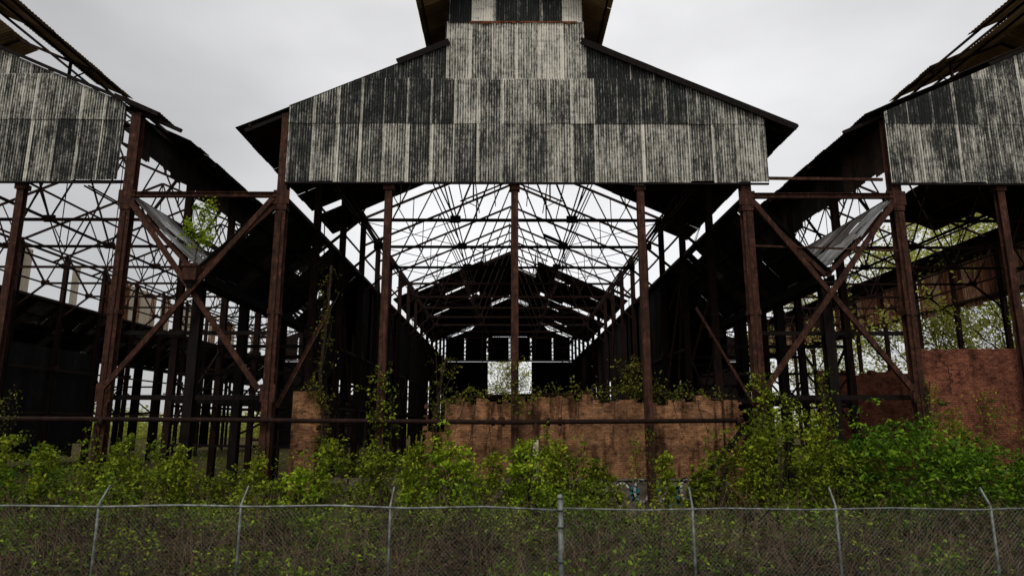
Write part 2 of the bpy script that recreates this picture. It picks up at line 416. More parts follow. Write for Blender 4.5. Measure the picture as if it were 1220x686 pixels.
def nave(xc, label, root_name, cfg):
    root = thing(root_name, label, 'factory shed', (xc, Y0, 0), 'parallel sheds of the derelict works')
    # columns
    for k in range(NB+1):
        y = Y0+BAY*k
        for s in (-1, 1):
            c = MB()
            w = 0.42 if k == 0 else 0.32
            c.ibeam((xc+s*9.75, y, 0), (xc+s*9.75, y, rz(9.75)-.25), w, w*0.9)
            if k == 0:
                for zz in (7.9, 12.3): c.box(xc+s*9.75-.24, xc+s*9.75+.24, y-.23, y+.23, zz, zz+.2)
                c.box(xc+s*9.75-.06, xc+s*9.75+.06, y-.26, y-.2, 0, 12.2)
            elif k % 2: c.box(xc+s*9.75-.28, xc+s*9.75+.28, y-.2, y+.2, 7.6, 8.0)
            if k == 0:
                for q in range(22):
                    zz = .6+q*.66
                    for xx in (-.15, .15): c.box(xc+s*9.75+xx-.02, xc+s*9.75+xx+.02, y-.215, y-.19, zz, zz+.04)
                c.box(xc+s*9.75-.34, xc+s*9.75+.34, y-.205, y-.192, 12.55, 13.15); c.box(xc+s*9.75-.30, xc+s*9.75+.30, y-.205, y-.192, 4.4, 5.1)
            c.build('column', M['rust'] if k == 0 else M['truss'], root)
    for t in cfg.get('mid', (-5.3, 0, 5.3)):
        c = MB(); c.ibeam((xc+t, Y0, 0), (xc+t, Y0, 13.55), 0.30, 0.28)
        c.box(xc+t-.22, xc+t+.22, Y0-.2, Y0+.2, 13.2, 13.42)
        c.build('wind_column', M['rust'], root)
    for s in (-1, 1):
        for k in cfg.get('sbr', (1, 3, 6, 9)):
            c = MB(); y = Y0+BAY*k; X = xc+s*9.75
            c.bar((X, y, 3.2), (X, y+BAY, 7.6), .08, .11); c.bar((X+.1, y, 7.6), (X+.1, y+BAY, 3.2), .08, .11); c.build('side_brace', M['truss'], root)
        for zz in (4.4, 7.7):
            c = MB(); c.bar((xc+s*9.75, Y0+BAY*(1 if abs(xc) > 1 else 2), zz), (xc+s*9.75, YE, zz), .09, .13); c.build('side_girt', M['truss'], root)
    # trusses
    for k in range(1, NB+1):
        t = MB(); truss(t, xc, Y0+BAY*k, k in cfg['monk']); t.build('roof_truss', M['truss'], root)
    gt = MB()                                                     # gable frame behind the cladding
    for zz in (13.6, 16.15, 18.2): gt.bar((xc-min(9.7,(PK-zz)/SL-.3), Y0+.1, zz), (xc+min(9.7,(PK-zz)/SL-.3), Y0+.1, zz), .1, .12)
    for s in (-1,1): gt.bar((xc, Y0+.1, rz(0)-.15), (xc+s*11.6, Y0+.1, rz(11.6)-.13), .12, .16)
    gt.build('gable_frame', M['black'], root)
    # long members
    for s in (-1, 1):
        for t in cfg['purlins'][s]:
            p = MB()
            for k in range(NB):
                if random.random() < cfg.get('pmiss', .12) and t < 9.5:
                    if p.v: p.build('purlin', M['truss'], root); p = MB()
                    continue
                a = (xc+s*t, Y0+BAY*k, rz(t)+.03+random.uniform(-.03,.03)); b_ = (xc+s*t, Y0+BAY*(k+1)+.1, rz(t)+.03+random.uniform(-.05,.03))
                p.bar(a, b_, .08, .13)
            if p.v: p.build('purlin', M['truss'], root)
        for t in (2.9, 7.7):
            p = MB(); p.bar((xc+s*t-.09, Y0+.3, 13.5), (xc+s*t-.09, YE, 13.5), .05, .06); p.bar((xc+s*t+.09, Y0+.3, 13.5), (xc+s*t+.09, YE, 13.5), .05, .06)
            p.build('longitudinal_tie', M['truss'], root)
        e = MB(); e.bar((xc+s*9.75, Y0, 16.55), (xc+s*9.75, YE, 16.55), .12, .16); e.bar((xc+s*9.75, Y0, 12.95), (xc+s*9.75, YE, 12.95), .14, .2)
        e.build('eave_beam', M['truss'], root)
        for t in (2.85, MO-.15, 1.4):
            p = MB()
            for k in range(NB):
                if k and k not in cfg['monk']:
                    if p.v: p.build('monitor_purlin', M['truss'], root); p = MB()
                    continue
                p.bar((xc+s*t, Y0-1.0*(k==0)+BAY*k, mz(t)+.03), (xc+s*t, Y0+BAY*(k+1), mz(t)+.03), .07, .11)
            if p.v: p.build('monitor_purlin', M['truss'], root)
    rb = MB()                                                     # thin rod bracing under the open roof
    for k in range(1, NB):
        y = Y0+BAY*k
        for s in (-1,1):
            if not cfg.get('rods', True) or random.random() < .3: continue
            rb = MB(); rb.tube([(xc+s*2.9, y, 13.5), (xc+s*7.7, y+BAY, 13.5)], .02, 4)
            rb.tube([(xc+s*7.7, y, 13.5), (xc+s*2.9, y+BAY, 13.5)], .02, 4)
            rb.build('rod_bracing', M['truss'], root)
    # roofs
    for s in (-1, 1):
        inner = MB(); roof_patch(inner, xc, s, 2.9, cfg['eave'][s], PK, SL, cfg['yfront'][s], YE, cfg['cover'][s], .14, cfg.get('rnd', .03))
        if inner.v: build_split(inner, 'roof_sheeting', M['roof'], root)
        mon = MB(); roof_patch(mon, xc, s, 0.0, MO, MPK, MSL, Y0-1.15, YE, cfg['mcover'][s], .14, .03)
        if mon.v: build_split(mon, 'monitor_roof', M['brownroof'], root)
        mw = MB()
        y = Y0
        while y < YE-1:
            if cfg['mwall'](s, y):
                v = Vector((0,0,1)); u = Vector((0,1,0))
                sheet(mw, Vector((xc+s*2.95, y, rz(2.9)+.15)), u, v, Vector((s,0,0)), 1.0, mz(2.9)-rz(2.9)-.25, 6, .02, random.random(), 0)
            y += .96
        if mw.v: build_split(mw, 'monitor_wall', M['roof'], root)
        # barge board along the rake
        bb = MB()
        if cfg['rake'][s]:
            a, b_ = cfg['rake'][s]
            yf = min(cfg['yfront'][s]-.03, 26.62)
            bb.bar((xc+s*a, yf, rz(a)+.02), (xc+s*b_, yf, rz(b_)+.02), .05, cfg.get('bw', .28))
            bb.build('barge_board', M['black'], root)
        # monitor barge
        mb_ = MB(); mb_.bar((xc, Y0-1.2, mz(0)+.05), (xc+s*MO, Y0-1.2, mz(MO)+.05), .05, .2); mb_.build('monitor_barge_board', M['black'], root)
    # front gable
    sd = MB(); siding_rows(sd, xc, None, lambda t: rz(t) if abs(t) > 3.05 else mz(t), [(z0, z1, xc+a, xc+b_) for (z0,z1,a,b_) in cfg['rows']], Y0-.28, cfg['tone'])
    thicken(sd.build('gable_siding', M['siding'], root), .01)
    tr = MB(); a, b_ = cfg['rows'][0][2:]
    tr.bar((xc+a, Y0-.28, 13.43), (xc+b_, Y0-.28, 13.43), .10, .07); tr.build('bottom_rail', M['black'], root)
    # far gable
    fg = MB(); yy = YE+.15
    if cfg.get('far', True):
        xsl = [-9.6, -7.05, -6.85, -3.6, -3.35, -.12, .12, 3.2, 3.45, 6.6, 6.8, 9.4]
        for i in range(0, len(xsl)-1, 2):
            x0, x1 = xsl[i], xsl[i+1]
            fg.box(xc+x0, xc+x1, yy, yy+.1, 13.35, 16.75)
        # above windows: profile short of the roof line
        def top(t): return (rz(t)-.5) if abs(t) > 2.75 else mz(t)-.5
        pts = [-9.2, -6, -2.74, -2.7, 0, 2.7, 2.74, 6, 9.2]
        for i in range(len(pts)-1):
            a, b_ = pts[i], pts[i+1]; z0a = 16.75 if abs(a+b_)/2 > 3.4 else 16.95
            fg.prism8([(xc+a,yy,z0a),(xc+b_,yy,z0a),(xc+b_,yy+.1,z0a),(xc+a,yy+.1,z0a),(xc+a,yy,max(top(a),z0a+.02)),(xc+b_,yy,max(top(b_),z0a+.02)),(xc+b_,yy+.1,max(top(b_),z0a+.02)),(xc+a,yy+.1,max(top(a),z0a+.02))])
        fg.box(xc-9.75, xc-3.35, yy, yy+.1, 0, 13.0); fg.box(xc+3.4, xc+9.75, yy, yy+.1, 0, 13.0); fg.box(xc-3.35, xc+3.4, yy, yy+.1, 0, 8.0)
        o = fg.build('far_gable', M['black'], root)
        sl = MB(); sl.box(xc-9.75, xc+9.75, yy-.15, yy+.05, 13.05, 13.33)
        o2 = sl.build('window_sill', M['grey'], o)
    return root

def tone_c(ri, t):
    r = random.random()
    if ri == 0: return .20 + .42*r
    if ri == 1:
        if -7.4 < t < -3.0 or 3.2 < t < 7.2: return .10 + .12*r
        if abs(t) <= 3.2: return .40 + .25*r
        return .34 + .25*r
    if ri == 2:
        if abs(t) < 3.1: return .45 + .45*r
        return .10 + .12*r
    return (-.02 if not (-1.9 < t < -.8 or t > 2.5) else 1.0) + .1*r
MR = random.Random(3)
def cov_c(s):
    def f(t, y):
        lim = 41 if t < 9.3 else 43.5
        if s > 0 and t > 5: lim += 1
        if y < lim: return True
        if y > 67.5:
            return not (82 < y < 84 and (3.5 < t < 5.6 or (s > 0 and t > 7))) 
        return MR.random() < .01
    return f
PUR = [3.2, 5.3, 7.7, 9.75, 11.3]
central = nave(0.0, 'middle shed with streaked grey and charcoal corrugated gable topped by a raised roof monitor', 'factory_shed', dict(
    purlins={-1: [0.15, 9.75, 11.4], 1: [0.15, 9.75, 11.4]}, pmiss=.25, monk=[1,2,3,4,5,8,9,10,11,12,13,14,15], rnd=.006,
    eave={-1: 11.9, 1: 12.0}, yfront={-1: 27.0, 1: 26.55},
    cover={-1: cov_c(-1), 1: cov_c(1)}, mcover={-1: lambda t,y: y < 42 or y > 84, 1: lambda t,y: y < 42 or y > 84},
    mwall=lambda s,y: y < 30 or y > 86, rake={-1: (2.85, 5.1), 1: (2.9, 12.0)},
    rows=[(13.47,16.1,-9.62,10.68),(16.1,18.14,-9.62,10.68),(18.14,20.88,-7.0,7.0),(20.88,23.6,-2.9,2.95)], tone=tone_c))
def cov_l(s):
    def f(t, y):
        if s < 0: return MR.random() < .02
        if t > 9.2: return y < 88
        return y > 88 and MR.random() < .7
    return f
tone_s = lambda ri, t: (.20 + .3*random.random()) if ri == 0 else ((.36+.3*random.random()))
left = nave(-25.95, 'left shed with corrugated gable and mostly bare roof trusses open to the sky', 'factory_shed', dict(
    purlins={-1: [5.3, 9.75], 1: [5.6, 6.6, 7.6, 8.5, 9.75]}, pmiss=.08, monk=[1,2,3], rods=False, rnd=.01, bw=.14,
    eave={-1: 11.0, 1: 10.75}, yfront={-1: 27.0, 1: 26.6},
    cover={-1: cov_l(-1), 1: cov_l(1)}, mcover={-1: lambda t,y: y < 34, 1: lambda t,y: y < 35.5 and not (30 < y and t < 2)},
    mwall=lambda s,y: False, rake={-1: (2.9, 11), 1: (2.9, 10.8)}, mid=(-5.3, 0, 5.25),
    rows=[(13.5,16.25,-9.6,9.3),(16.25,18.3,-9.6,9.3),(18.3,20.6,-7,7)], tone=tone_s))
def cov_r(s):
    def f(t, y):
        if s < 0:
            if t > 9.2: return y < 88
            return y < 52 or y > 88
        return (y < 50 and t < 7) or (y < 45 and t < 8.5) or (t > 8.5 and y < 95)
    return f
tone_r = lambda ri, t: (.24 + .32*random.random()) if ri == 0 else ((.05+.15*random.random()) if t < -5.8 else .34+.3*random.random())
right = nave(25.85, 'right shed with corrugated gable and dark sheets still on its low roof edge', 'factory_shed', dict(
    purlins={-1: [5.3, 7.7, 9.75], 1: [5.3, 7.7, 9.75]}, pmiss=.1, monk=[1,2,3], rods=False, rnd=.006, bw=.16,
    eave={-1: 10.75, 1: 11.0}, yfront={-1: 26.6, 1: 27.0},
    cover={-1: cov_r(-1), 1: cov_r(1)}, mcover={-1: lambda t,y: y < 35.5 and not (t > 2 and 29 < y < 31.5), 1: lambda t,y: y < 36},
    mwall=lambda s,y: False, rake={-1: (2.9, 5.2), 1: (2.9, 11)}, mid=(-5.3, 0),
    rows=[(13.45,16.15,-10.0,9.6),(16.15,18.2,-10.0,9.6),(18.2,20.6,-7,7)], tone=tone_r))

cap = MB()
for s_ in (-1, 1):
    roof_patch(cap, 0.0, s_, 0.0, 2.9, PK, SL, 68.2, 86, lambda t, y: s_ < 0 or y > 76, .14, .02)
build_split(cap, 'ridge_sheeting', M['roof'], central)
# orange rust bleeding where the top courses meet
rs = MB()
for i in range(46):
    x = -1.95 + 4.7*i/46
    d = random.uniform(.03,.16)*(1.0 if x < .0 or x > 2.2 else .5)
    rs.quad((x, Y0-.345, 20.90-d), (x+.1, Y0-.345, 20.90-d*random.uniform(.6,1)), (x+.1, Y0-.345, 20.93), (x, Y0-.345, 20.93))
o = rs.build('rust_flashing', paint('orange_rust', (0.17,0.06,0.025), .9, .8), central); thicken(o, .008)

# side cladding remnants on the outer walls of the side sheds
def side_wall(root, x, ya, yb, z0, z1, keep, mat, name='side_cladding'):
    w = MB(); y = ya
    while y < yb:
        if keep(y):
            j = random.uniform(-.25,.1)
            sheet(w, Vector((x, y, z0+j)), Vector((0,1,0)), Vector((0,0,1)), Vector((1,0,0)), .98, z1-z0-j, 6, .02, random.random(), 0)
        y += .95
    if w.v: build_split(w, name, mat, root)
side_wall(left, -35.75, 27, YE, 13.0, 16.3, lambda y: ((y-27) % BAY < 1.0) or (y > 60 and random.random() < .7), M['rustsheet'])
side_wall(right, 35.65, 27, YE, 12.6, 16.0, lambda y: random.random() < .97, M['rustside'])
# sheets added along the aisles to darken the interior; eave cladding last
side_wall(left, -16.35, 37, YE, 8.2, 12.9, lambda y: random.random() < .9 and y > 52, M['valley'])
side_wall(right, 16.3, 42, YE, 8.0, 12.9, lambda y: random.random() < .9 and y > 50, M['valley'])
side_wall(central, -9.9, 43, YE, 2.4, 12.6, lambda y: random.random() < .88, M['shadeblack'])
side_wall(central, -9.95, 33, 43, 6.2, 9.0, lambda y: random.random() < .85, M['shadeblack'])
side_wall(central, 9.9, 43, YE, 2.4, 12.6, lambda y: random.random() < .88, M['shadeblack'])
side_wall(left, -36.0, 28, YE, 2.0, 9.4, lambda y: random.random() < .93 and y < 58, M['shadeblack'])
side_wall(left, -16.3, 27.4, 84, 15.2, 16.55, lambda y: random.random() < .97, M['roof'])
side_wall(right, 16.2, 27.4, 84, 14.5, 16.45, lambda y: random.random() < .93, M['roof'])

rc = random.Random(8)
for q in range(16):
    x = rc.choice([-9.4,-7.7,-2.9,2.9,7.7,9.4]); y = Y0+BAY*rc.randrange(1,9); c = MB(); x2 = x+rc.uniform(-2,2); z2 = rc.uniform(8,12.5)
    c.tube([(x, y, 13.4), (x*.6+x2*.4, y+.3, 13.4-(13.4-z2)*.35), (x2, y+.8, z2)], .03, 5); c.build('hanging_cable', M['truss'], central)
for q in range(10):
    sgn = rc.choice([-1,1]); y = Y0+BAY*rc.randrange(1,7); c = MB(); c.angle((sgn*9.6, y+.3, rc.uniform(9,12)), (sgn*9.6+rc.uniform(-.6,.6), y+BAY*.9, rc.uniform(3,7)), .1); c.build('bent_brace', M['rust'], central)
for s_, x in ((1, -9.75), (1, 9.75)):
    for a, b_ in ((3.2, 7.6),):
        c = MB(); c.angle((x+.2 if x < 0 else x-.1, Y0+.4, 4.2), (x+1.6 if x < 0 else x-1.7, Y0+2.4, 8.6), .11); c.build('bent_brace', M['rust'], central)
for r_ in (central, left, right): settle(r_)

# ------------------------------------------------------------------ valley roofs between the sheds
def valley(xa, xb, label, cfgL, cfgR, y_from=Y0, brace=True):
    """xa<xb: column lines; V-shaped roof with gutter between them"""
    xm = (xa+xb)/2 - .05; zt = 12.9; zb = 9.65
    root = thing('valley_roof', label, 'valley roof', (xm, y_from, 0), 'sunken gutter roofs between the sheds')
    for nm, xs_, cf in (('left', xa, cfgL), ('right', xb, cfgR)):
        d = Vector((xm-xs_, 0, zb-zt)); L = d.length; v = d.normalized(); u = Vector((0,1,0)); n = u.cross(v)
        if n.z < 0: n = -n
        mb = MB(); mg = MB(); y = y_from-.2
        while y < YE:
            for r in range(2):
                kind = cf(r, y)
                if kind:
                    p = Vector((xs_, y, zt)) + v*(L*r/2) + n*(.10 + .015*(1-r)) + u*random.uniform(-.02,.02)
                    (mg if kind == 2 else mb)
                    sheet(mg if kind == 2 else mb, p + n*random.uniform(-.02,.04), u, v, n, 1.0, L/2+.1+random.uniform(-.05,.05) - (random.uniform(0,.5) if kind == 2 and r == 1 else 0), 5, .022, random.random(), random.uniform(-.06,.06) + (random.uniform(-.25,.3) if kind == 2 else 0))
            y += .95
        if mb.v: build_split(mb, 'roof_sheeting', M['valley'], root)
        if mg.v: build_split(mg, 'grey_sheeting', M['grey'], root)
        for q in (0.03, .33, .66):
            p = MB(); a = Vector((xs_, y_from, zt)) + v*(L*q); b_ = a.copy(); b_.y = YE; p.bar(a, b_, .09, .14); p.build('purlin', M['black'], root)
        for k in range(NB+1):
            r = MB(); y = y_from + BAY*k
            if y > YE+1: break
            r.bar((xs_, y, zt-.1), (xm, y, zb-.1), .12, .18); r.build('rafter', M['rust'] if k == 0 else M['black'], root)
    gu = MB(); gu.box(xm-.3, xm+.3, y_from, YE, 9.25, 9.32); gu.box(xm-.34, xm-.3, y_from, YE, 9.25, 9.6); gu.box(xm+.3, xm+.34, y_from, YE, 9.25, 9.6)
    gu.build('gutter', M['black'], root)
    for k in range(NB+1):
        y = y_from+BAY*k + (.0 if k else .35)
        if k in (4, 6, 7, 9, 10, 12): continue
        p = MB(); p.ibeam((xm, y, 0), (xm, y, 9.25), .38 if k < 3 else .3, .4, .03); 
        p.build('post', M['black'], root)
        t = MB(); t.bar((xa, y, 4.6), (xb, y, 4.6), .12, .2); t.bar((xa, y, 7.2), (xb, y, 7.2), .1, .16)
        if k in (1, 3):
            nn = 6
            for i in range(nn):
                u0 = xa+(xb-xa)*i/nn; u1 = xa+(xb-xa)*(i+1)/nn
                t.bar((u0, y, 4.6 if i % 2 else 5.9), (u1, y, 5.9 if i % 2 else 4.6), .06, .08)
            t.bar((xa, y, 5.9), (xb, y, 5.9), .1, .12); t.bar((xa, y, 2.6), (xb, y, 2.5), .09, .12)
            t.bar((xm, y, 3.0), (xb, y, 4.6), .07, .1)
        if k and k % 2 == 0:
            t.bar((xa, y, 4.6), (xm, y, 7.2), .08, .1); t.bar((xb, y, 4.6), (xm, y, 7.2), .08, .1)
        t.build('tie_beam', M['black'], root)
    if brace:
        for (p, q) in (((xa+.25, 12.6), (xb-.35, 4.9)), ((xb-.25, 12.7), (xa+.1, 4.9))):
            b_ = MB(); s = .0 if p[0] < q[0] else .2
            b_.ibeam((p[0], Y0-.25-s, p[1]), (q[0], Y0-.25-s, q[1]), .2, .14, .02, (0,1,0)); b_.build('cross_brace', M['rust'], root)
        t = MB(); t.ibeam((xa+.2, Y0-.15, 12.95), (xb-.2, Y0-.15, 12.95), .2, .22, .02, (0,0,1)); t.build('tie_beam', M['rust'], root)
    return root
vl = valley(-16.2, -9.75, 'sunken roof between left and middle sheds, a green sapling growing from its gutter',
    lambda r, y: (2 if (y < 32 and (r == 1 or y < 30)) else (1 if y > 62 else 0)), lambda r, y: 1 if random.random() < .985 else 0)
vr = valley(9.75, 16.1, 'sunken roof between middle and right sheds with slumped pale grey sheets',
    lambda r, y: 1 if random.random() < .985 else 0, lambda r, y: 2 if (y < 46) else (1 if random.random() < .9 else 0))
t = MB(); t.bar((10.7, Y0-.1, 13.75), (15.6, Y0-.1, 13.7), .09, .12); t.bar((9.8, Y0-.1, 8.4+2.4), (16, Y0-.1, 10.6), .06, .08); t.build('strut', M['rust'], vr)
side_wall(vl, -13.2, 38, 66, 5.6, 9.2, lambda y: random.random() < .62, M['shadeblack'], 'dark_fill_sheet')  # sheets added as dark masses to deepen the valley bays
side_wall(vr, 13.1, 46, 70, 5.0, 9.2, lambda y: random.random() < .5, M['shadeblack'], 'dark_fill_sheet')
for vv, xa_, xb_ in ((vl, -16.2, -9.75), (vr, 9.75, 16.1)):
    for q in range(9):
        y = Y0+BAY*random.choice([1,2,3,4,5]); c = MB(); z1 = random.uniform(2.5, 6.5); z2 = z1+random.uniform(-2.5, 3)
        c.bar((xa_+random.uniform(0,2.5), y+.2, z1), (xb_-random.uniform(0,2.5), y+random.uniform(0,3), z2), .08, .11); c.build('fallen_strut', M['truss'], vv)
settle(vl); settle(vr)
vo = valley(-42.6, -35.75, 'outermost dark roof slope seen low through the left shed', lambda r,y: 1, lambda r, y: (2 if random.random() < (.5 if r == 0 else .2) else 1), Y0, False)
settle(vo)
# aisle wall and machinery galleries behind
ow = thing('outer_wall', 'black sheeted outer wall beyond the left shed', 'wall', (-43, Y0, 0))
side_wall(ow, -43, 27, YE, .5, 12.5, lambda y: (y < 66 and random.random() < .9) or random.random() < .3, M['shadeblack'], 'wall_sheeting'); settle(ow)

# ------------------------------------------------------------------ brick walls
def wall_poly(name, label, x0, x1, y0, y1, ztop, mat, jag=.1, steps=None, ragL=0, ragR=0, z0=0, root_cat='brick wall'):
    root = thing(name, label, root_cat, ((x0+x1)/2, y0, 0))
    w = MB(); x = x0; rw = random.Random(int(x0*10)+5)
    h = ztop
    while x < x1-.01:
        xx = min(x+rw.choice([.23,.23,.46,.35]), x1)
        base = ztop if not steps else steps(x)
        hh = base - rw.choice([0,0,.085,.17 if jag > .07 else 0, .25 if jag > .07 else 0])*(jag/.1)
        w.box(x, xx, y0, y1, z0, hh); x = xx
    # ragged toothing at the ends
    for side, rag, xe in ((-1, ragL, x0), (1, ragR, x1)):
        if rag:
            z = z0
            while z < ztop-.3:
                l = rw.uniform(0, rag); w.box(min(xe, xe+side*l), max(xe, xe+side*l), y0+.01, y1-.01, z, z+.08) if l > .05 else None
                z += .085
    w.build('brickwork', mat, root)
    return root
bw = wall_poly('brick_wall', 'long low orange brick wall overgrown along its top, inside the middle shed front', -3.5, 8.35, 27.45, 27.85, 4.55, M['brick'], .1, lambda x: 4.62+.1*math.sin(x*.9)+.05*math.sin(x*2.7) if x > -3.0 else 3.5, .18, 0)
bt = MB()
z = 0; rr = random.Random(9)
while z < 4.45:
    bt.box(8.43, 9.1+rr.uniform(-.12,.16), 27.35, 27.9, z, z+.08); z += .085
bt.build('buttress', M['brick'], bw)
# plinth with shallow arches and sprayed lettering
pl = MB(); pl.box(-3.6, 8.35, 27.25, 27.445, 0, 1.45); pl.build('plinth', M['concrete'], bw)
cr = MB()                                                        # bare vine stems clinging to the brick
for q in range(15):
    x = rr.uniform(-2.6, 8.0); z = rr.choice([4.5, 4.5, 4.5, 3.4]); pts = []; d = rr.uniform(-.25,.25)
    for i in range(rr.randrange(7, 15)):
        pts.append((x, 27.435, z)); d = d*.7 + rr.uniform(-.3,.3); x += d*.16; z -= rr.uniform(.1,.26)
    if len(pts) < 4: continue
    r0 = rr.uniform(.006,.015)
    cr.tube(pts, [r0*(1-.7*i/len(pts)) for i in range(len(pts))], 4)
    for b_ in range(4):
        p = rr.choice(pts[2:-1]); e = (p[0]+rr.uniform(-.25,.25), 27.435, p[2]-rr.uniform(.05,.3)); f_ = (e[0]+rr.uniform(-.3,.3), 27.435, e[2]-rr.uniform(.05,.35))
        cr.tube([p, e, f_], [.007,.005,.002], 3)
cr.build('dead_vine', M['vinestem'], bw)
def stroke(mat, segs, y, w, name, parent, z0=0):
    for pts in segs:
        s = MB()
        for a, b_ in zip(pts, pts[1:]):
            a = Vector((a[0], y, a[1])); b_ = Vector((b_[0], y, b_[1])); d = (b_-a).normalized(); e = d*(w*.3)
            s.bar(a-e, b_+e, .006, w, .5, (d.z,0,-d.x) if abs(d.x) > .01 else (1,0,0))
        s.build(name, mat, parent)
def arc(cx, cz, rx, rz_, a0, a1, n=9): return [(cx+rx*math.cos(R(a0+(a1-a0)*i/n)), cz+rz_*math.sin(R(a0+(a1-a0)*i/n))) for i in range(n+1)]
# worn spray-can lettering along the plinth: looping pale letters filled with teal and edged in black (nothing legible in the photo)
def blob(cx, cz, w_, h_, a=0): return [(cx+w_*math.cos(t_*.7+a)*(1-.08*t_)*.5, cz+h_*math.sin(t_*.7+a)*.5) for t_ in range(8)]
stroke(M['teal'], [blob(5.45,1.05,.35,.45), blob(6.35,.85,.35,.6,1), blob(7.15,1.2,.5,.25,2), blob(5.9,.5,.4,.3), blob(4.7,.9,.3,.5,2), arc(-2.2,.8,.4,.4,20,160)], 27.235, .17, 'teal_graffiti', bw)
stroke(M['white'], [arc(2.9,.9,.25,.45,60,300), arc(3.35,.95,.22,.4,-60,200), arc(4.95,1.0,.28,.42,70,330), arc(5.75,1.05,.2,.38,-80,170), arc(5.95,.6,.25,.3,100,300), arc(6.7,1.05,.2,.42,80,290), arc(7.5,.95,.25,.3,-30,200), arc(4.2,.85,.3,.45,40,260), arc(-1.5,1.0,.55,.4,20,160)], 27.228, .085, 'white_graffiti', bw)
stroke(M['blackpaint'], [[(4.0,1.36),(5.3,1.40),(6.4,1.37),(7.2,1.34),(7.9,1.42),(8.3,1.41)], arc(-1.5,.95,.7,.45,10,170), arc(2.9,.9,.35,.52,60,300), arc(5.75,1.0,.32,.48,-80,170), arc(6.7,1.0,.3,.5,80,290), arc(4.2,.85,.4,.52,40,260)], 27.222, .045, 'black_graffiti', bw)
settle(bw)
bp = wall_poly('brick_pier', 'narrow broken brick pier right of the middle shed corner column', -8.95, -7.95, 27.5, 28.4, 4.85, M['brick'], .2, None, 0, .3); settle(bp)
lw = wall_poly('low_wall', 'knee-high weathered concrete wall among weeds beside the brick pier', -7.5, -4.3, 27.6, 27.9, 1.45, M['concrete'], .05, root_cat='low wall'); settle(lw)
rw_ = wall_poly('brick_wall', 'tall red brick wall across the right shed front, cracked near its top edge', 16.55, 34.0, 27.6, 28.0, 6.6, M['redbrick'], .06)
rr = random.Random(4)
ck = MB(); pts = []; z = 6.35; x = 17.5
while z > 4.7:
    pts.append((x, 27.592, z)); s_ = rr.choice([0, .11, -.11, .11]); 
    if s_: x += s_; pts.append((x, 27.592, z-.01))
    z -= .085
ck.tube(pts, .012, 4)
ck.build('crack', M['blackpaint'], rw_)
stroke(M['white'], [arc(19.75,1.35,.3,.4,20,175), arc(20.6,.9,.35,.5,0,340), [(19.9,.6),(20.1,.2)]], 27.58, .12, 'white_graffiti', rw_)
stroke(M['blackpaint'], [arc(19.75,1.35,.38,.5,10,180), arc(20.6,.9,.45,.6,0,350)], 27.588, .06, 'black_graffiti', rw_)
settle(rw_)
fb = wall_poly('brick_wall', 'far red brick wall low behind the gutter posts of the right shed', 16.7, 30, 37, 37.4, 6.45, M['redbrick'], .1); settle(fb)

# ------------------------------------------------------------------ pipe and timbers
pp = thing('steam_pipe', 'long rusty horizontal pipe strung across the columns at mid height', 'pipe', (-6, 26.6, 0))
m = MB()
m.tube([(-24, 26.62, 3.78), (-16, 26.62, 3.74), (-5.5, 26.6, 3.66), (0, 26.6, 3.62), (8.9, 26.6, 3.70)], .095, 10); m.build('pipe_run', M['truss'], pp, True)
for x in (-.85, -.45, 1.3, 1.75, -5.4, 8.7, -16.0):
    f = MB(); f.tube([(x-.07, 26.6, 3.64), (x+.07, 26.6, 3.64)], .16, 12); f.build('flange', M['truss'], pp)
s = MB(); s.tube([(.8, 26.6, 3.6), (.8, 26.6, 2.9)], .09, 10); s.build('tee', M['rust'], pp)
s = MB(); s.tube([(.8, 26.6, 2.95), (.8, 26.6, 0)], .12, 10); s.build('standpipe', M['pale'], pp, True)
settle(pp)
lt = MB(); lt.bar((9.1, 26.9, 3.5), (7.0, 26.75, 1.1), .16, .2); tag(lt.build('leaning_beam', M['black']), 'charred beam leaning diagonally against the right end of the orange brick wall', 'beam')
lt.v = []
# hopper with the sapling
hp = thing('rain_hopper', 'rusty square rain hopper at the left valley, holding a green sapling', 'hopper', (-13.05, 26.55, 8.9))
h = MB(); 
for (a, b_, c, d) in ((-13.32,-12.78,26.30,26.34),(-13.32,-12.78,26.80,26.84),(-13.32,-13.28,26.34,26.80),(-12.82,-12.78,26.34,26.80)): h.box(a, b_, c, d, 9.2, 9.85)
h.box(-13.28,-12.82,26.34,26.80,9.2,9.7); h.build('bin', M['rust'], hp)
h = MB(); h.box(-13.37,-12.73,26.25,26.299,9.75,9.88); h.box(-13.37,-12.73,26.841,26.89,9.75,9.88); h.build('rim', M['rust'], hp)
h = MB(); h.prism8([(-13.12,26.45,8.9),(-12.98,26.45,8.9),(-12.98,26.65,8.9),(-13.12,26.65,8.9),(-13.28,26.36,9.195),(-12.82,26.36,9.195),(-12.82,26.78,9.195),(-13.28,26.78,9.195)]); h.build('outlet', M['black'], hp)
settle(hp)

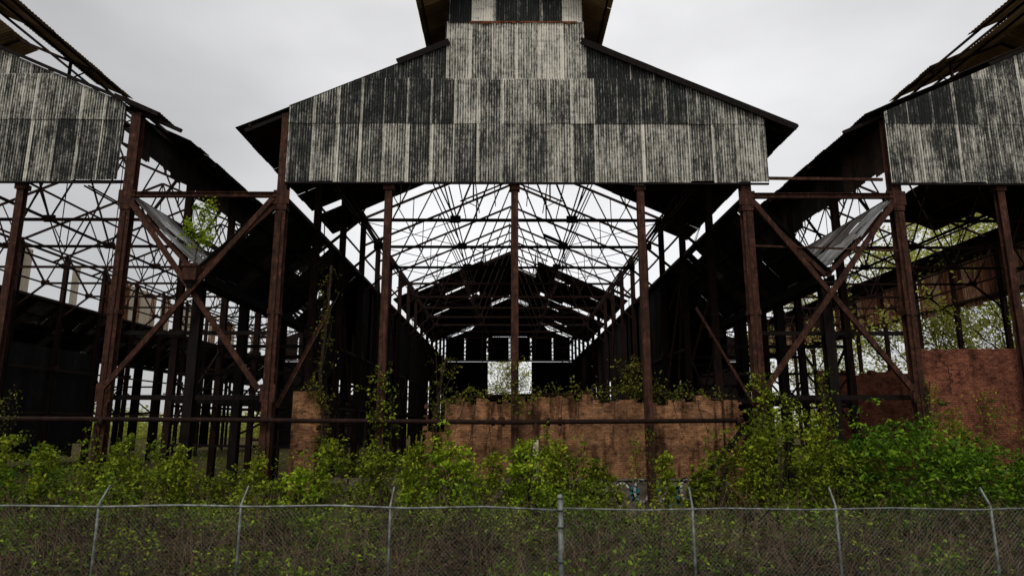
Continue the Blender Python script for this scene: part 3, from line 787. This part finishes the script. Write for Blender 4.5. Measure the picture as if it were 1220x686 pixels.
# ------------------------------------------------------------------ chain-link fence
fn = thing('chain_link_fence', 'galvanised chain-link fence with tilted barbed-wire arms running across the foreground', 'fence', (0, 13, 0))
def railz(x): return 2.10 - .01*(x+10)*(.6) if x < 0.70 else 2.035
posts = [-10.7, -7.83, -5.21, -2.45, 0.70, 3.15, 5.82, 8.71, 11.4]
for i, x in enumerate(posts):
    p = MB(); r = .052 if i == 4 else .023
    zt = railz(x) + (.16 if i == 4 else .03)
    p.tube([(x, 13.0, 0), (x, 13.0, zt)], r, 10); 
    if i == 4:
        p.tube([(x, 13.0, zt), (x, 13.0, zt+.05), (x, 13, zt+.08)], [.066,.055,.02], 10)
        for zz in (.5, 1.1, 1.7, 2.0): p.tube([(x, 13.0, zz-.02), (x, 13.0, zz+.02)], .065, 10)
    po = p.build('fence_post', M['galv'], fn, True)
    if i != 4:
        a = MB(); a.bar((x, 13.0, zt-.02), (x+(.02), 13.26, zt+.30), .028, .03); a.build('barb_arm', M['galv'], po)
for a, b_, n in ((-12, 0.70, 9), (0.70, 13, 8)):
    m = MB(); pts = [(a+(b_-a)*i/n, 12.99, railz(min(a+(b_-a)*i/n, .84) if a < 0 else 1)+random.uniform(-.02,.02)-(.03 if i % 2 else 0)) for i in range(n+1)]
    m.tube(pts, .021 if a < 0 else .016, 8); m.build('top_rail', M['galv'], fn, True)
for a, b_ in ((-12.0, 0.65), (0.75, 13.0)):
    m = MB(); pitch = .078; n = int((b_-a)/pitch)
    for i in range(-30, n+1):
        for d in (1, -1):
            xa = a+i*pitch; za = .03; xb = xa + 2.03*.95; zb = 2.03
            if d < 0: xa, xb = xb, xa
            # clip to panel
            def at(z): return xa + (xb-xa)*(z-.03)/2.0
            z0, z1 = .03, 2.03
            if xa < a: z0 = .03 + (a-xa)/(xb-xa)*2.0
            if xb < a: z1 = .03 + (a-xa)/(xb-xa)*2.0
            if xa > b_: z0 = .03 + (b_-xa)/(xb-xa)*2.0
            if xb > b_: z1 = .03 + (b_-xa)/(xb-xa)*2.0
            if z1-z0 < .03 or z1 > 2.04 or z0 < 0: continue
            p = Vector((at(z0), 12.955+.004*d, z0)); q = Vector((at(z1), 12.955+.004*d, z1))
            if z1 > railz(.0)-.05 : pass
            m.tube([p, q], .0017, 3)
    m.build('wire_mesh', M['galv'], fn)
settle(fn)

# ------------------------------------------------------------------ vegetation
def leaf_quads(C, size, rng, up=.8, aspect=.55, wild=1.0):
    n = len(C)
    nrm = rng.normal(0, wild, (n,3)); nrm[:,2] = np.abs(nrm[:,2]) + up
    nrm /= np.linalg.norm(nrm, axis=1, keepdims=True)
    d = rng.normal(0, 1, (n,3)); d -= nrm*(d*nrm).sum(1, keepdims=True); d /= np.linalg.norm(d, axis=1, keepdims=True)
    e = np.cross(nrm, d); s = (size*(rng.uniform(.4,1.4,n)))[:,None]
    fold = nrm*s*.12
    return np.stack([C - d*s*.5, C + e*s*.5*aspect + fold, C + d*s*.55, C - e*s*.5*aspect + fold], axis=1)
def clump_leaves(centers, radii, per, size, rng, t0=.5, tv=.22, up=.8, flat=.6):
    cs = np.repeat(centers, per, axis=0); rs_ = np.repeat(radii, per)[:,None]
    g_ = rng.normal(0, .5, cs.shape); g_[:,2] *= flat
    C = cs + g_*rs_
    V = leaf_quads(C, size*np.ones(len(C)), rng, up)
    ct = np.repeat(rng.normal(0, tv*.8, len(centers)), per)
    T = np.clip(t0 + ct + rng.normal(0, tv*.7, len(C)), 0, 1)
    return V, T
def stems(mb, base, tips, r0, rng):
    for tp in tips:
        b_ = Vector(base) + Vector((rng.uniform(-.15,.15), rng.uniform(-.15,.15), 0)); tp = Vector(tp)
        mid = b_.lerp(tp, .5) + Vector((rng.normal(0,.08), rng.normal(0,.08), .12*abs((tp-b_).length)))
        mb.tube([b_, mid, tp], [r0, r0*.65, r0*.25], 4)
def shrub(x, y, w, h, label, mat='leaf', n=90, per=16, size=.14, depth=None, z=0, lean=0, name='shrub', t0=.5, spires=0, cat='shrub', grp=None, zlow=.1, tv=.22):
    rng = np.random.default_rng(int(abs(x*131+y*17+h*7))+3)
    root = thing(name, label, cat, (x, y, z), grp); depth = depth or w*.8
    P = []
    while len(P) < n:
        p = rng.uniform(-1,1,3); rr_ = np.linalg.norm(p[:2]);
        hz = (p[2]+1)/2
        prof = math.sqrt(max(0, 1-(max(0,hz-.35)/.65)**2))*(.72+.28*min(1, hz/.3))
        prof *= 1+.22*math.sin(3*math.atan2(p[1],p[0])+x)+.12*math.sin(7*math.atan2(p[1],p[0])+h)
        if rr_ > prof: continue
        if rr_ < prof*.45 and hz < .7: continue
        P.append((p[0]*w/2+lean*hz, p[1]*depth/2, zlow*h+hz*h*(1-zlow)))
    for k in range(spires):
        a = rng.uniform(-.8,.8); hh = h*rng.uniform(.95,1.25)
        for j in range(4): P.append((a*w/2+rng.normal(0,.05), rng.uniform(-.3,.3)*depth, hh*(1-.09*j)))
    P = np.array(P); rad = rng.uniform(.14,.30,len(P))*min(1.3, max(.55, w/2))
    V, T = clump_leaves(P, rad, per, size, rng, t0, tv)
    quads_mesh('foliage', V, T, M[mat], root)
    s = MB(); stems(s, (0,0,0), [tuple(P[i]) for i in rng.choice(len(P), min(len(P), 26), replace=False)], .022*min(1.5,h/2+.3), rng); s.build('stems', M['bark'], root)
    return root
def branching(x, y, h, label, mat='treeleaf', name='sapling', z=0, spread=.35, depth_=3, leafn=14, size=.12, r0=.04, cat='sapling', lean=(0,0), grp=None, up0=.8, first=.35, nb=5, crad=.28, t0=.5):
    rng = np.random.default_rng(int(abs(x*77+y*13+h*5))+1)
    root = thing(name, label, cat, (x, y, z), grp)
    trunk = MB(); limbs = MB(); tips = []
    pts = []; p = Vector((0,0,0)); d = Vector((lean[0], lean[1], 1)).normalized(); nseg = 7
    for i in range(nseg+1):
        pts.append(p.copy()); d = (d + Vector((rng.normal(0,.05), rng.normal(0,.05), .05))).normalized(); p = p + d*(h*.85/nseg)
    trunk.tube(pts, [r0*(1-.8*i/nseg) for i in range(nseg+1)], 7)
    def grow(p, d, L, r, lev):
        q = p; ps = [p]
        for i in range(3):
            d = (d + Vector((rng.normal(0,.16), rng.normal(0,.16), rng.normal(.06,.08)))).normalized(); q = q + d*(L/3); ps.append(q)
        limbs.tube(ps, [r, r*.8, r*.6, r*.35], 4)
        tips.append(q); 
        if lev <= 1: tips.append(ps[2])
        if lev > 0:
            for k in range(3):
                b_ = ps[1+int(rng.integers(0,3))]; a = rng.uniform(0, 2*math.pi)
                nd = (d*.8 + Vector((math.cos(a), math.sin(a), rng.uniform(-.1,.6)))*.75).normalized()
                grow(b_, nd, L*rng.uniform(.5,.75), r*.5, lev-1)
    for k in range(nb*3):
        f = first + (1-first)*(k/(nb*3-1)); i = min(int(f*nseg), nseg-1); b_ = pts[i].lerp(pts[i+1], f*nseg-i if f*nseg-i < 1 else 1)
        a = k*2.4 + rng.uniform(-.5,.5); L = h*spread*(1.15-.75*f)
        grow(b_, Vector((math.cos(a), math.sin(a), up0)).normalized(), L, r0*.4*(1.2-f*.8), depth_-1)
    trunk.build('trunk', M['bark'], root, True); limbs.build('limbs', M['bark'], root)
    P = np.array([tuple(t) for t in tips]); P += rng.normal(0, .05, P.shape)
    V, T = clump_leaves(P, np.full(len(P), crad), leafn, size, rng, t0, .22, .4, .9)
    quads_mesh('crown', V, T, M[mat], root)
    return root
def vine(pts, label, rad=.35, n=60, per=9, size=.11, mat='vineleaf', name='climbing_vine', t0=.5, stem=.025):
    rng = np.random.default_rng(int(abs(pts[0][0]*91+pts[-1][2]*7))+2)
    root = thing(name, label, 'vine', pts[0])
    P = np.array(pts, dtype=float); seg = rng.uniform(0, len(P)-1.001, n); i = seg.astype(int); f = (seg-i)[:,None]
    C = P[i]*(1-f)+P[i+1]*f + rng.normal(0, 1, (n,3))*np.array([rad*.6, rad*.3, rad*.5])
    C[:,1] = np.minimum(C[:,1], np.interp(seg, range(len(P)), P[:,1])+.25)
    V, T = clump_leaves(C-P[0], rng.uniform(.1,.25,n), per, size, rng, t0, .25, .3, 1)
    quads_mesh('foliage', V, T, M[mat], root)
    s = MB()
    for k in range(3):
        s.tube([(p[0]-pts[0][0]+rng.normal(0,.06), p[1]-pts[0][1]+rng.normal(0,.03)+.04, p[2]-pts[0][2]) for p in pts], stem, 4)
    for q in range(n//5):
        j = rng.integers(0, n); s.tube([P[i[j]]-P[0], C[j]-P[0]], .008, 3)
    s.build('stems', M['vinestem'], root)
    return root

# undergrowth: uncountable, one object of leaves and one of dead stalks
def band(n, x0, x1, y0, y1, hf, t_green, seed, size=.10, cl=12, rad=.2, wr=None):
    rng = np.random.default_rng(seed)
    X = rng.uniform(x0, x1, n); Y = rng.uniform(y0, y1, n); H = hf(X, Y)
    Z = H*np.sqrt(rng.uniform(0.0,1,n))
    P = np.stack([X,Y,Z],1)
    gr = .5+.5*np.sin(X*1.3+2*np.sin(Y*.9))*np.cos(Y*.8+1.7*np.sin(X*.5))
    gk = .5+.5*np.sin(X*2.3+1.5*np.sin(Y*1.9+1))*np.cos(Y*1.7+1.3*np.sin(X*1.5))
    keep = rng.uniform(0,1,n) < .25 + 1.1*gk*gk
    P = P[keep]; X = X[keep]; Y = Y[keep]; gr = gr[keep]; Z = Z[keep]*(.45+.75*gk[keep]); P[:,2] = Z; n = len(P)
    C = np.repeat(P, cl, axis=0) + rng.normal(0, rad*.5, (n*cl,3))
    g2 = np.repeat(gr*.55 + t_green(X,Y,Z) , cl) + rng.normal(0,.12,n*cl)
    isg = g2 > .47
    T = np.where(isg, np.clip(.52+(g2-.47)*.7+rng.normal(0,.12,n*cl), .5, 1), np.clip(rng.uniform(.02,.36,n*cl), 0, .4))
    C[:,2] = np.maximum(C[:,2], .02)
    return leaf_quads(C, np.where(isg, size, size*.8), rng, .5), T
hf = lambda X, Y: np.clip(.5 + (Y-14)*.125, .5, 2.2)*np.where(X < -4, .82+.25*np.sin(X*1.7), 1)*np.where((X > 3.5) & (X < 8) & (Y > 20.5), .32, 1)*(.75+.35*np.sin(X*.9+Y*.3)*np.sin(X*.37)+.15*np.sin(X*3.1))
V1, T1 = band(14500, -24, 24, 14.2, 26.9, hf, lambda X,Y,Z: .08+.16*np.sin(X*.8+Y)*np.sin(Y*1.1)+np.clip((Y-19)/6,0,1)*.5, 21, .135, 14, .24)
V2, T2 = band(2600, -40, 40, 28.6, 62, lambda X,Y: 1.5+.5*np.sin(X*.7)*np.sin(Y*.4), lambda X,Y,Z: .5, 22, .16, 12, .4)
quads = quads_mesh('undergrowth', np.concatenate([V1,V2]), np.concatenate([T1,T2]), M['under'])
tag(quads, 'tangle of weeds and brambles between the fence and the sheds', 'undergrowth', kind='stuff')
st = MB(); rs2 = random.Random(5)
for i in range(3000):
    x = rs2.uniform(-20,20); y = rs2.uniform(14.5, 26.5); h_ = rs2.uniform(.5,1.5)*(1+(y-14)*.03); a = rs2.gauss(0,.28)
    lx = rs2.choice([0,0,0,1])*rs2.uniform(-1,1)
    p0 = (x, y, 0); p1 = (x+h_*(a+lx)*.5, y+rs2.gauss(0,.1), h_*.6); p2 = (x+h_*(a+lx)*1.25, y+rs2.gauss(0,.2), h_*(1 if not lx else .75))
    st.tube([p0,p1,p2], [.009,.006,.003], 3)
tag(st.build('dead_stalks', M['straw']), 'dry brown dead stalks standing behind the chain-link fence', 'dead stalks', kind='stuff')

G = 'shrubs crowding the front of the sheds'
spec = [
 (-20.5,25.6,3.4,2.6,'twiggy half-bare shrub at the far left end of the pipe','leaf',80,10,.12,2),
 (-17.6,25.2,2.6,2.1,'low dark green shrub left of the outer left column','dark',90,14,.13,0),
 (-15.2,25.8,3.0,2.2,'broad olive shrub beneath the left crossed braces','leaf',110,14,.13,1),
 (-12.6,25.4,3.0,2.0,'yellow-green shrub under the rain hopper','leaf',110,15,.14,1),
 (-10.6,25.9,1.8,1.7,'small shrub at the foot of the middle shed left corner column','leaf',60,14,.12,0),
 (-7.6,24.6,2.2,1.9,'bright lime shrub just right of the brick pier','bright',80,15,.15,1),
 (-6.0,25.8,1.7,2.3,'upright loose shrub between the pier and the vine-wrapped column','leaf',60,13,.12,1),
 (-4.5,25.2,2.3,2.4,'spindly shrub at the foot of the vine-wrapped column','leaf',70,12,.12,2),
 (-2.25,24.9,2.0,2.7,'rounded bright green shrub before the left end of the orange wall','bright',110,17,.15,1),
 (.55,25.0,2.2,2.7,'bright shrub hiding the foot of the pale standpipe','bright',100,16,.15,2),
 (2.1,25.3,2.0,2.3,'mid-green shrub right of the pale standpipe','leaf',80,15,.14,1),
 (3.2,25.3,1.3,1.7,'shrub in front of the teal and white graffiti','leaf',70,14,.14,3),
 (7.0,25.5,1.2,1.8,'leafy shrub at the foot of the right slender column','leaf',75,15,.14,2),
 (7.4,25.2,1.8,2.5,'reddish-tipped tall shrub near the leaning charred beam','leaf',70,12,.13,3),
 (9.2,24.6,2.5,3.6,'tall vine-tangled shrub at the right end of the pipe','leaf',120,14,.14,4),
 (11.3,24.4,3.0,2.7,'dense green shrub below the right crossed braces','leaf',130,16,.14,2),
 (13.7,23.6,4.6,3.4,'largest dark green thicket in front of the red brick wall','dark',300,19,.15,1),
 (16.6,24.4,3.6,2.7,'deep green shrub below the middle of the red brick wall','dark',170,18,.15,1),
 (19.2,24.8,2.6,2.2,'low green shrub before the red wall near the right edge','dark',90,15,.14,0),
]
for (x,y,w,h,lab,mt,n,per,sz,sp) in spec:
    shrub(x,y,w*1.15,h*1.08,lab,mt,int(n*1.7),per,sz*1.08,spires=sp+1,grp=G)
for (x,y,h,lab) in [(-16.6,24.6,2.9,'whippy young shoot with yellow leaves left of the hopper'),(-9.0,24.0,2.5,'whippy shoot before the brick pier'),(-3.6,24.2,3.0,'tall loose shoot between the vine-wrapped column and the orange wall'),
        (1.4,24.4,3.1,'tall shoot just right of the pale standpipe'),(5.3,24.4,2.6,'straggling shoot in front of the graffiti'),(8.4,24.2,3.4,'straggling tall shoot near the leaning beam'),(10.6,23.8,3.9,'tallest loose shoot beneath the right crossed braces'),(15.3,24,3.6,'loose shoot rising above the dark thicket'),(-18.6,24.8,3.4,'wispy shoot left of the outer left column'),(-14.2,25,3.3,'wispy shoot below the left end of the crossed braces'),(-11.8,24.6,2.8,'thin shoot right of the rain hopper line'),(-6.9,24.8,3.2,'wispy shoot between the brick pier and the slender column'),(-1.0,25,2.6,'thin shoot in front of the orange wall left of the middle column')]:
    branching(x,y,h,lab,'leaf',spread=.22,depth_=2,leafn=9,size=.15,r0=.02,nb=4,first=.12,crad=.2,up0=1.0,t0=.62,grp='young shoots among the shrubs')
# low shrubs poking at the fence
low = [(-9.2,16.0,2.4,1.25,'low shrub with fresh leaves behind the second fence post from the left'),(-6.4,15.6,1.8,1.0,'arching bramble low behind the left half of the fence'),
       (4.6,16.5,2.2,1.3,'sparse bramble behind the fence right of the thick terminal post'),(8.0,17,2.6,1.5,'dark bramble behind the rightmost fence post'),(-1.0,18.5,2.4,1.5,'leafy bramble behind the sagging top rail left of the thick post')]
for i,(x,y,w,h,lab) in enumerate(low): shrub(x,y,w,h,lab,'leaf',60,9,.09,spires=0,name='bramble',cat='bramble',grp='brambles behind the fence',t0=.35)

branching(-13.0, 26.57, 3.0, 'bright green sapling growing out of the rusty rain hopper high in the left valley', 'bright', z=9.65, spread=.26, depth_=2, leafn=13, size=.14, r0=.03, nb=3, crad=.24, first=.15, up0=.9)
branching(-19.6, 25.4, 4.6, 'thin budding sapling against the black interior at the far left', 'vineleaf', spread=.4, depth_=2, leafn=5, size=.09, r0=.03, nb=4, first=.2)
branching(-21.2, 25.0, 4.2, 'wiry sapling with few leaves at the left edge of the picture', 'vineleaf', spread=.42, depth_=2, leafn=5, size=.09, r0=.03, nb=4, first=.2)
branching(18.9, 26.6, 5.2, 'slender sapling against the red brick wall', 'leaf', spread=.25, depth_=2, leafn=7, size=.10, r0=.025, nb=4, first=.3)
branching(17.0, 26.3, 4.4, 'thin sapling beside the right shed corner column', 'leaf', spread=.22, depth_=2, leafn=7, size=.10, r0=.025, nb=3, first=.3)
branching(4.6, 26.3, 3.6, 'single thin shoot in front of the orange wall middle', 'leaf', spread=.12, depth_=1, leafn=8, size=.11, r0=.02, nb=3, first=.4)
# vines
vine([(-7.75,27.3,.3),(-7.6,27.3,3),(-7.85,27.4,5.5),(-7.7,27.5,8),(-7.9,28,10.2)], 'dark vine hanging in a tall strand above the brick pier', .45, 110, 8, .10, t0=.3)
vine([(-5.3,26.7,.2),(-5.25,26.7,2),(-5.35,26.7,3.6),(-5.1,26.7,5.4)], 'leafy vine wrapping the left slender column below the pipe', .6, 130, 10, .12, 'leaf', t0=.55)
vine([(.1,26.75,4.0),(0,26.75,4.8),(.1,26.7,5.9)], 'small vine gripping the middle slender column above the brick wall', .5, 45, 8, .11)
vine([(-3.2,27.5,3.3),(-2.6,27.5,4.5),(-1.4,27.55,4.7),(.8,27.6,4.75),(2.6,27.6,4.75),(4.2,27.6,4.85),(5.4,27.6,4.8),(6.7,27.6,4.75),(8.4,27.6,4.5)], 'ivy trailing along the top edge of the orange brick wall', .42, 300, 9, .12, t0=.42)
vine([(4.7,27.7,4.6),(4.8,27.8,5.4),(5.0,27.8,6.0)], 'ivy tuft rising from the orange wall top left of the right slender column', .5, 50, 8, .11)
vine([(-3.0,27.2,.5),(-3.25,27.2,2.5),(-3.1,27.3,4.3),(-2.8,27.4,6.2)], 'ivy climbing the broken left end of the orange wall', .55, 90, 8, .11, t0=.4)
vine([(9.5,26.5,.3),(9.35,26.4,3),(9.9,26.4,4.6),(9.3,26.4,5.3)], 'vine reaching up from shrubs onto the middle shed right corner column', .45, 110, 9, .12, 'leaf', t0=.6)
vine([(10.4,26.2,4.6),(11.4,26.2,3.4),(12.0,26.0,2.0)], 'vine arching down between the right crossed braces', .3, 70, 9, .12, 'leaf', t0=.6)
vine([(11.9,26.2,5.6),(12.0,26.1,3.6),(12.1,26,1.5)], 'vine strand hanging from the right crossed brace', .3, 70, 8, .11, 'leaf', t0=.55)
vine([(16.2,26.6,.5),(16.1,26.6,3),(16.25,26.6,5.2)], 'light vine climbing the right shed corner column', .3, 60, 8, .10, 'leaf', t0=.6)
vine([(-9.9,26.7,.2),(-9.7,26.7,1.6),(-9.8,26.7,2.8)], 'pale dry vine at the base of the middle shed left corner column', .25, 30, 6, .10)
vine([(-16.3,26.6,.2),(-16.1,26.6,1.8),(-16.25,26.6,3.4)], 'vine creeping up the outer left column to the pipe', .35, 60, 8, .11, 'leaf', t0=.5)
vine([(5.3,26.7,.3),(5.35,26.7,2.2),(5.25,26.7,3.5)], 'thin vine at the foot of the slender column right of centre', .2, 26, 7, .10, 'leaf', t0=.55)
vine([(-8.3,27.3,4.9),(-8.0,27.3,5.0),(-7.6,27.4,4.2),(-7.7,27.4,2.2)], 'ivy spilling over the broken top of the brick pier', .3, 60, 8, .10, t0=.4)
# trees behind
TG = 'trees beyond the sheds'
for i,(x,y,h,lab) in enumerate([(40,54,24,'tall young-leaved tree behind the right edge of the right shed'),(45,60,25,'airy tree behind the rusty side cladding of the right shed'),
        (39.5,66,24,'slender tree seen between the right shed columns'),(47,74,27,'wide pale-leaved tree beyond the right shed side'),(40,86,25,'distant tree seen through the right crossed braces'),
        (53,66,26,'outermost tree at the right edge'),(30,114,17,'far tree behind the end of the right shed'),(46,100,25,'far spreading tree right of the right shed end')]):
    branching(x,y,h,lab,'treeleaf','tree',spread=.30,depth_=3,leafn=12,size=.36,r0=.2,cat='tree',grp=TG,nb=8,first=.08,crad=.9,t0=.6)
for i,(x,y,h,lab) in enumerate([(-30,118,9,'low pale tree seen far through the left valley'),(-38,122,10,'far thin tree beyond the left shed end'),(-24,120,8,'small far tree just left of the middle shed end'),(1.5,116,15,'far tree showing in the right of the end wall opening of the middle shed'),(-2.2,119,15,'far tree showing in the left of the end wall opening of the middle shed')]):
    branching(x,y,h,lab,'treeleaf','tree',spread=.34,depth_=3,leafn=7,size=.30,r0=.15,cat='tree',grp=TG,nb=6,first=.15,crad=.6,t0=.4)

rngw = np.random.default_rng(77)
n = 5200; X = rngw.uniform(-170, 120, n); Yw = rngw.uniform(170, 200, n)
Hw = 7 + 2.5*np.sin(X*.09) + 1.5*np.sin(X*.31+1); Zw = Hw*rngw.uniform(0,1,n)
Vw, Tw = clump_leaves(np.stack([X,Yw,Zw],1), np.full(n,1.6), 9, .9, rngw, .35, .25, .4, .9)
tag(quads_mesh('far_wood', Vw, Tw, M['treeleaf']), 'pale line of far woodland low on the horizon behind the sheds', 'woodland', kind='stuff')
# ------------------------------------------------------------------ sky and light
w = bpy.data.worlds.new('World'); scene.world = w; w.use_nodes = True
nt = w.node_tree; nt.nodes.clear()
out = N(nt, 'ShaderNodeOutputWorld'); bg = N(nt, 'ShaderNodeBackground'); bg.inputs['Strength'].default_value = 0.1
sky = N(nt, 'ShaderNodeTexSky'); sky.sky_type = 'NISHITA'; sky.sun_disc = False
SE, SR = R(52), R(200)
sky.sun_elevation = SE; sky.sun_rotation = SR
tc = N(nt, 'ShaderNodeTexCoord'); mp = N(nt, 'ShaderNodeMapping'); mp.inputs['Scale'].default_value = (1, 1, 2.2)
nt.links.new(tc.outputs['Generated'], mp.inputs['Vector'])
cl = N(nt, 'ShaderNodeTexNoise'); cl.inputs['Scale'].default_value = 1.7; cl.inputs['Detail'].default_value = 5; cl.inputs['Roughness'].default_value = .5
nt.links.new(mp.outputs[0], cl.inputs['Vector'])
sp = N(nt, 'ShaderNodeSeparateXYZ'); nt.links.new(tc.outputs['Generated'], sp.inputs[0])
# brighter cloud in the middle of the view and towards the zenith
ax = math_(nt, 'ABSOLUTE', math_(nt, 'SUBTRACT', sp.outputs[0], 0.10), 0)
side = N(nt, 'ShaderNodeMapRange'); side.inputs[1].default_value = 0.05; side.inputs[2].default_value = .65; side.inputs[3].default_value = 8.9; side.inputs[4].default_value = 5.4
side.interpolation_type = 'SMOOTHSTEP'
nt.links.new(ax, side.inputs[0])
zen = N(nt, 'ShaderNodeMapRange'); zen.inputs[1].default_value = 0.55; zen.inputs[2].default_value = 1.0; zen.inputs[3].default_value = 1.0; zen.inputs[4].default_value = 1.9
nt.links.new(sp.outputs[2], zen.inputs[0])
v = math_(nt, 'MULTIPLY', side.outputs[0], zen.outputs[0])
v = math_(nt, 'MULTIPLY', v, math_(nt, 'ADD', math_(nt, 'MULTIPLY', cl.outputs['Fac'], 1.2), .40))
cc = N(nt, 'ShaderNodeCombineColor')
nt.links.new(v, cc.inputs[0]); nt.links.new(math_(nt,'MULTIPLY',v,.995), cc.inputs[1]); nt.links.new(math_(nt,'MULTIPLY',v,1.0), cc.inputs[2])
nt.links.new(mix(nt, .93, sky.outputs[0], cc.outputs[0]), bg.inputs['Color']); nt.links.new(bg.outputs[0], out.inputs[0])
L = bpy.data.lights.new('sun', 'SUN'); L.energy = 1.5; L.angle = R(14); L.color = (1, .96, .9)
lo = bpy.data.objects.new('sun', L); COL.objects.link(lo)
# same direction as the sky's sun: behind the camera, to the left
az = SR; sd = Vector((math.sin(az)*math.cos(SE), math.cos(az)*math.cos(SE), math.sin(SE)))
lo.rotation_euler = sd.to_track_quat('Z', 'Y').to_euler(); lo.location = (0, -10, 40)

cam = bpy.data.cameras.new('camera'); co = bpy.data.objects.new('camera', cam); COL.objects.link(co)
cam.sensor_width = 36; cam.lens = 36*800/1220; cam.clip_end = 3000; cam.clip_start = .05
co.location = (-.28, 0, 3.55); co.rotation_euler = (R(90+11.45), 0, R(-.36))
scene.camera = co
vs = scene.view_settings; vs.view_transform = 'Standard'; vs.look = 'None'; vs.exposure = 0; vs.gamma = 1; vs.use_curve_mapping = False
scene.cycles.max_bounces = 5; scene.cycles.diffuse_bounces = 2; scene.cycles.transparent_max_bounces = 4
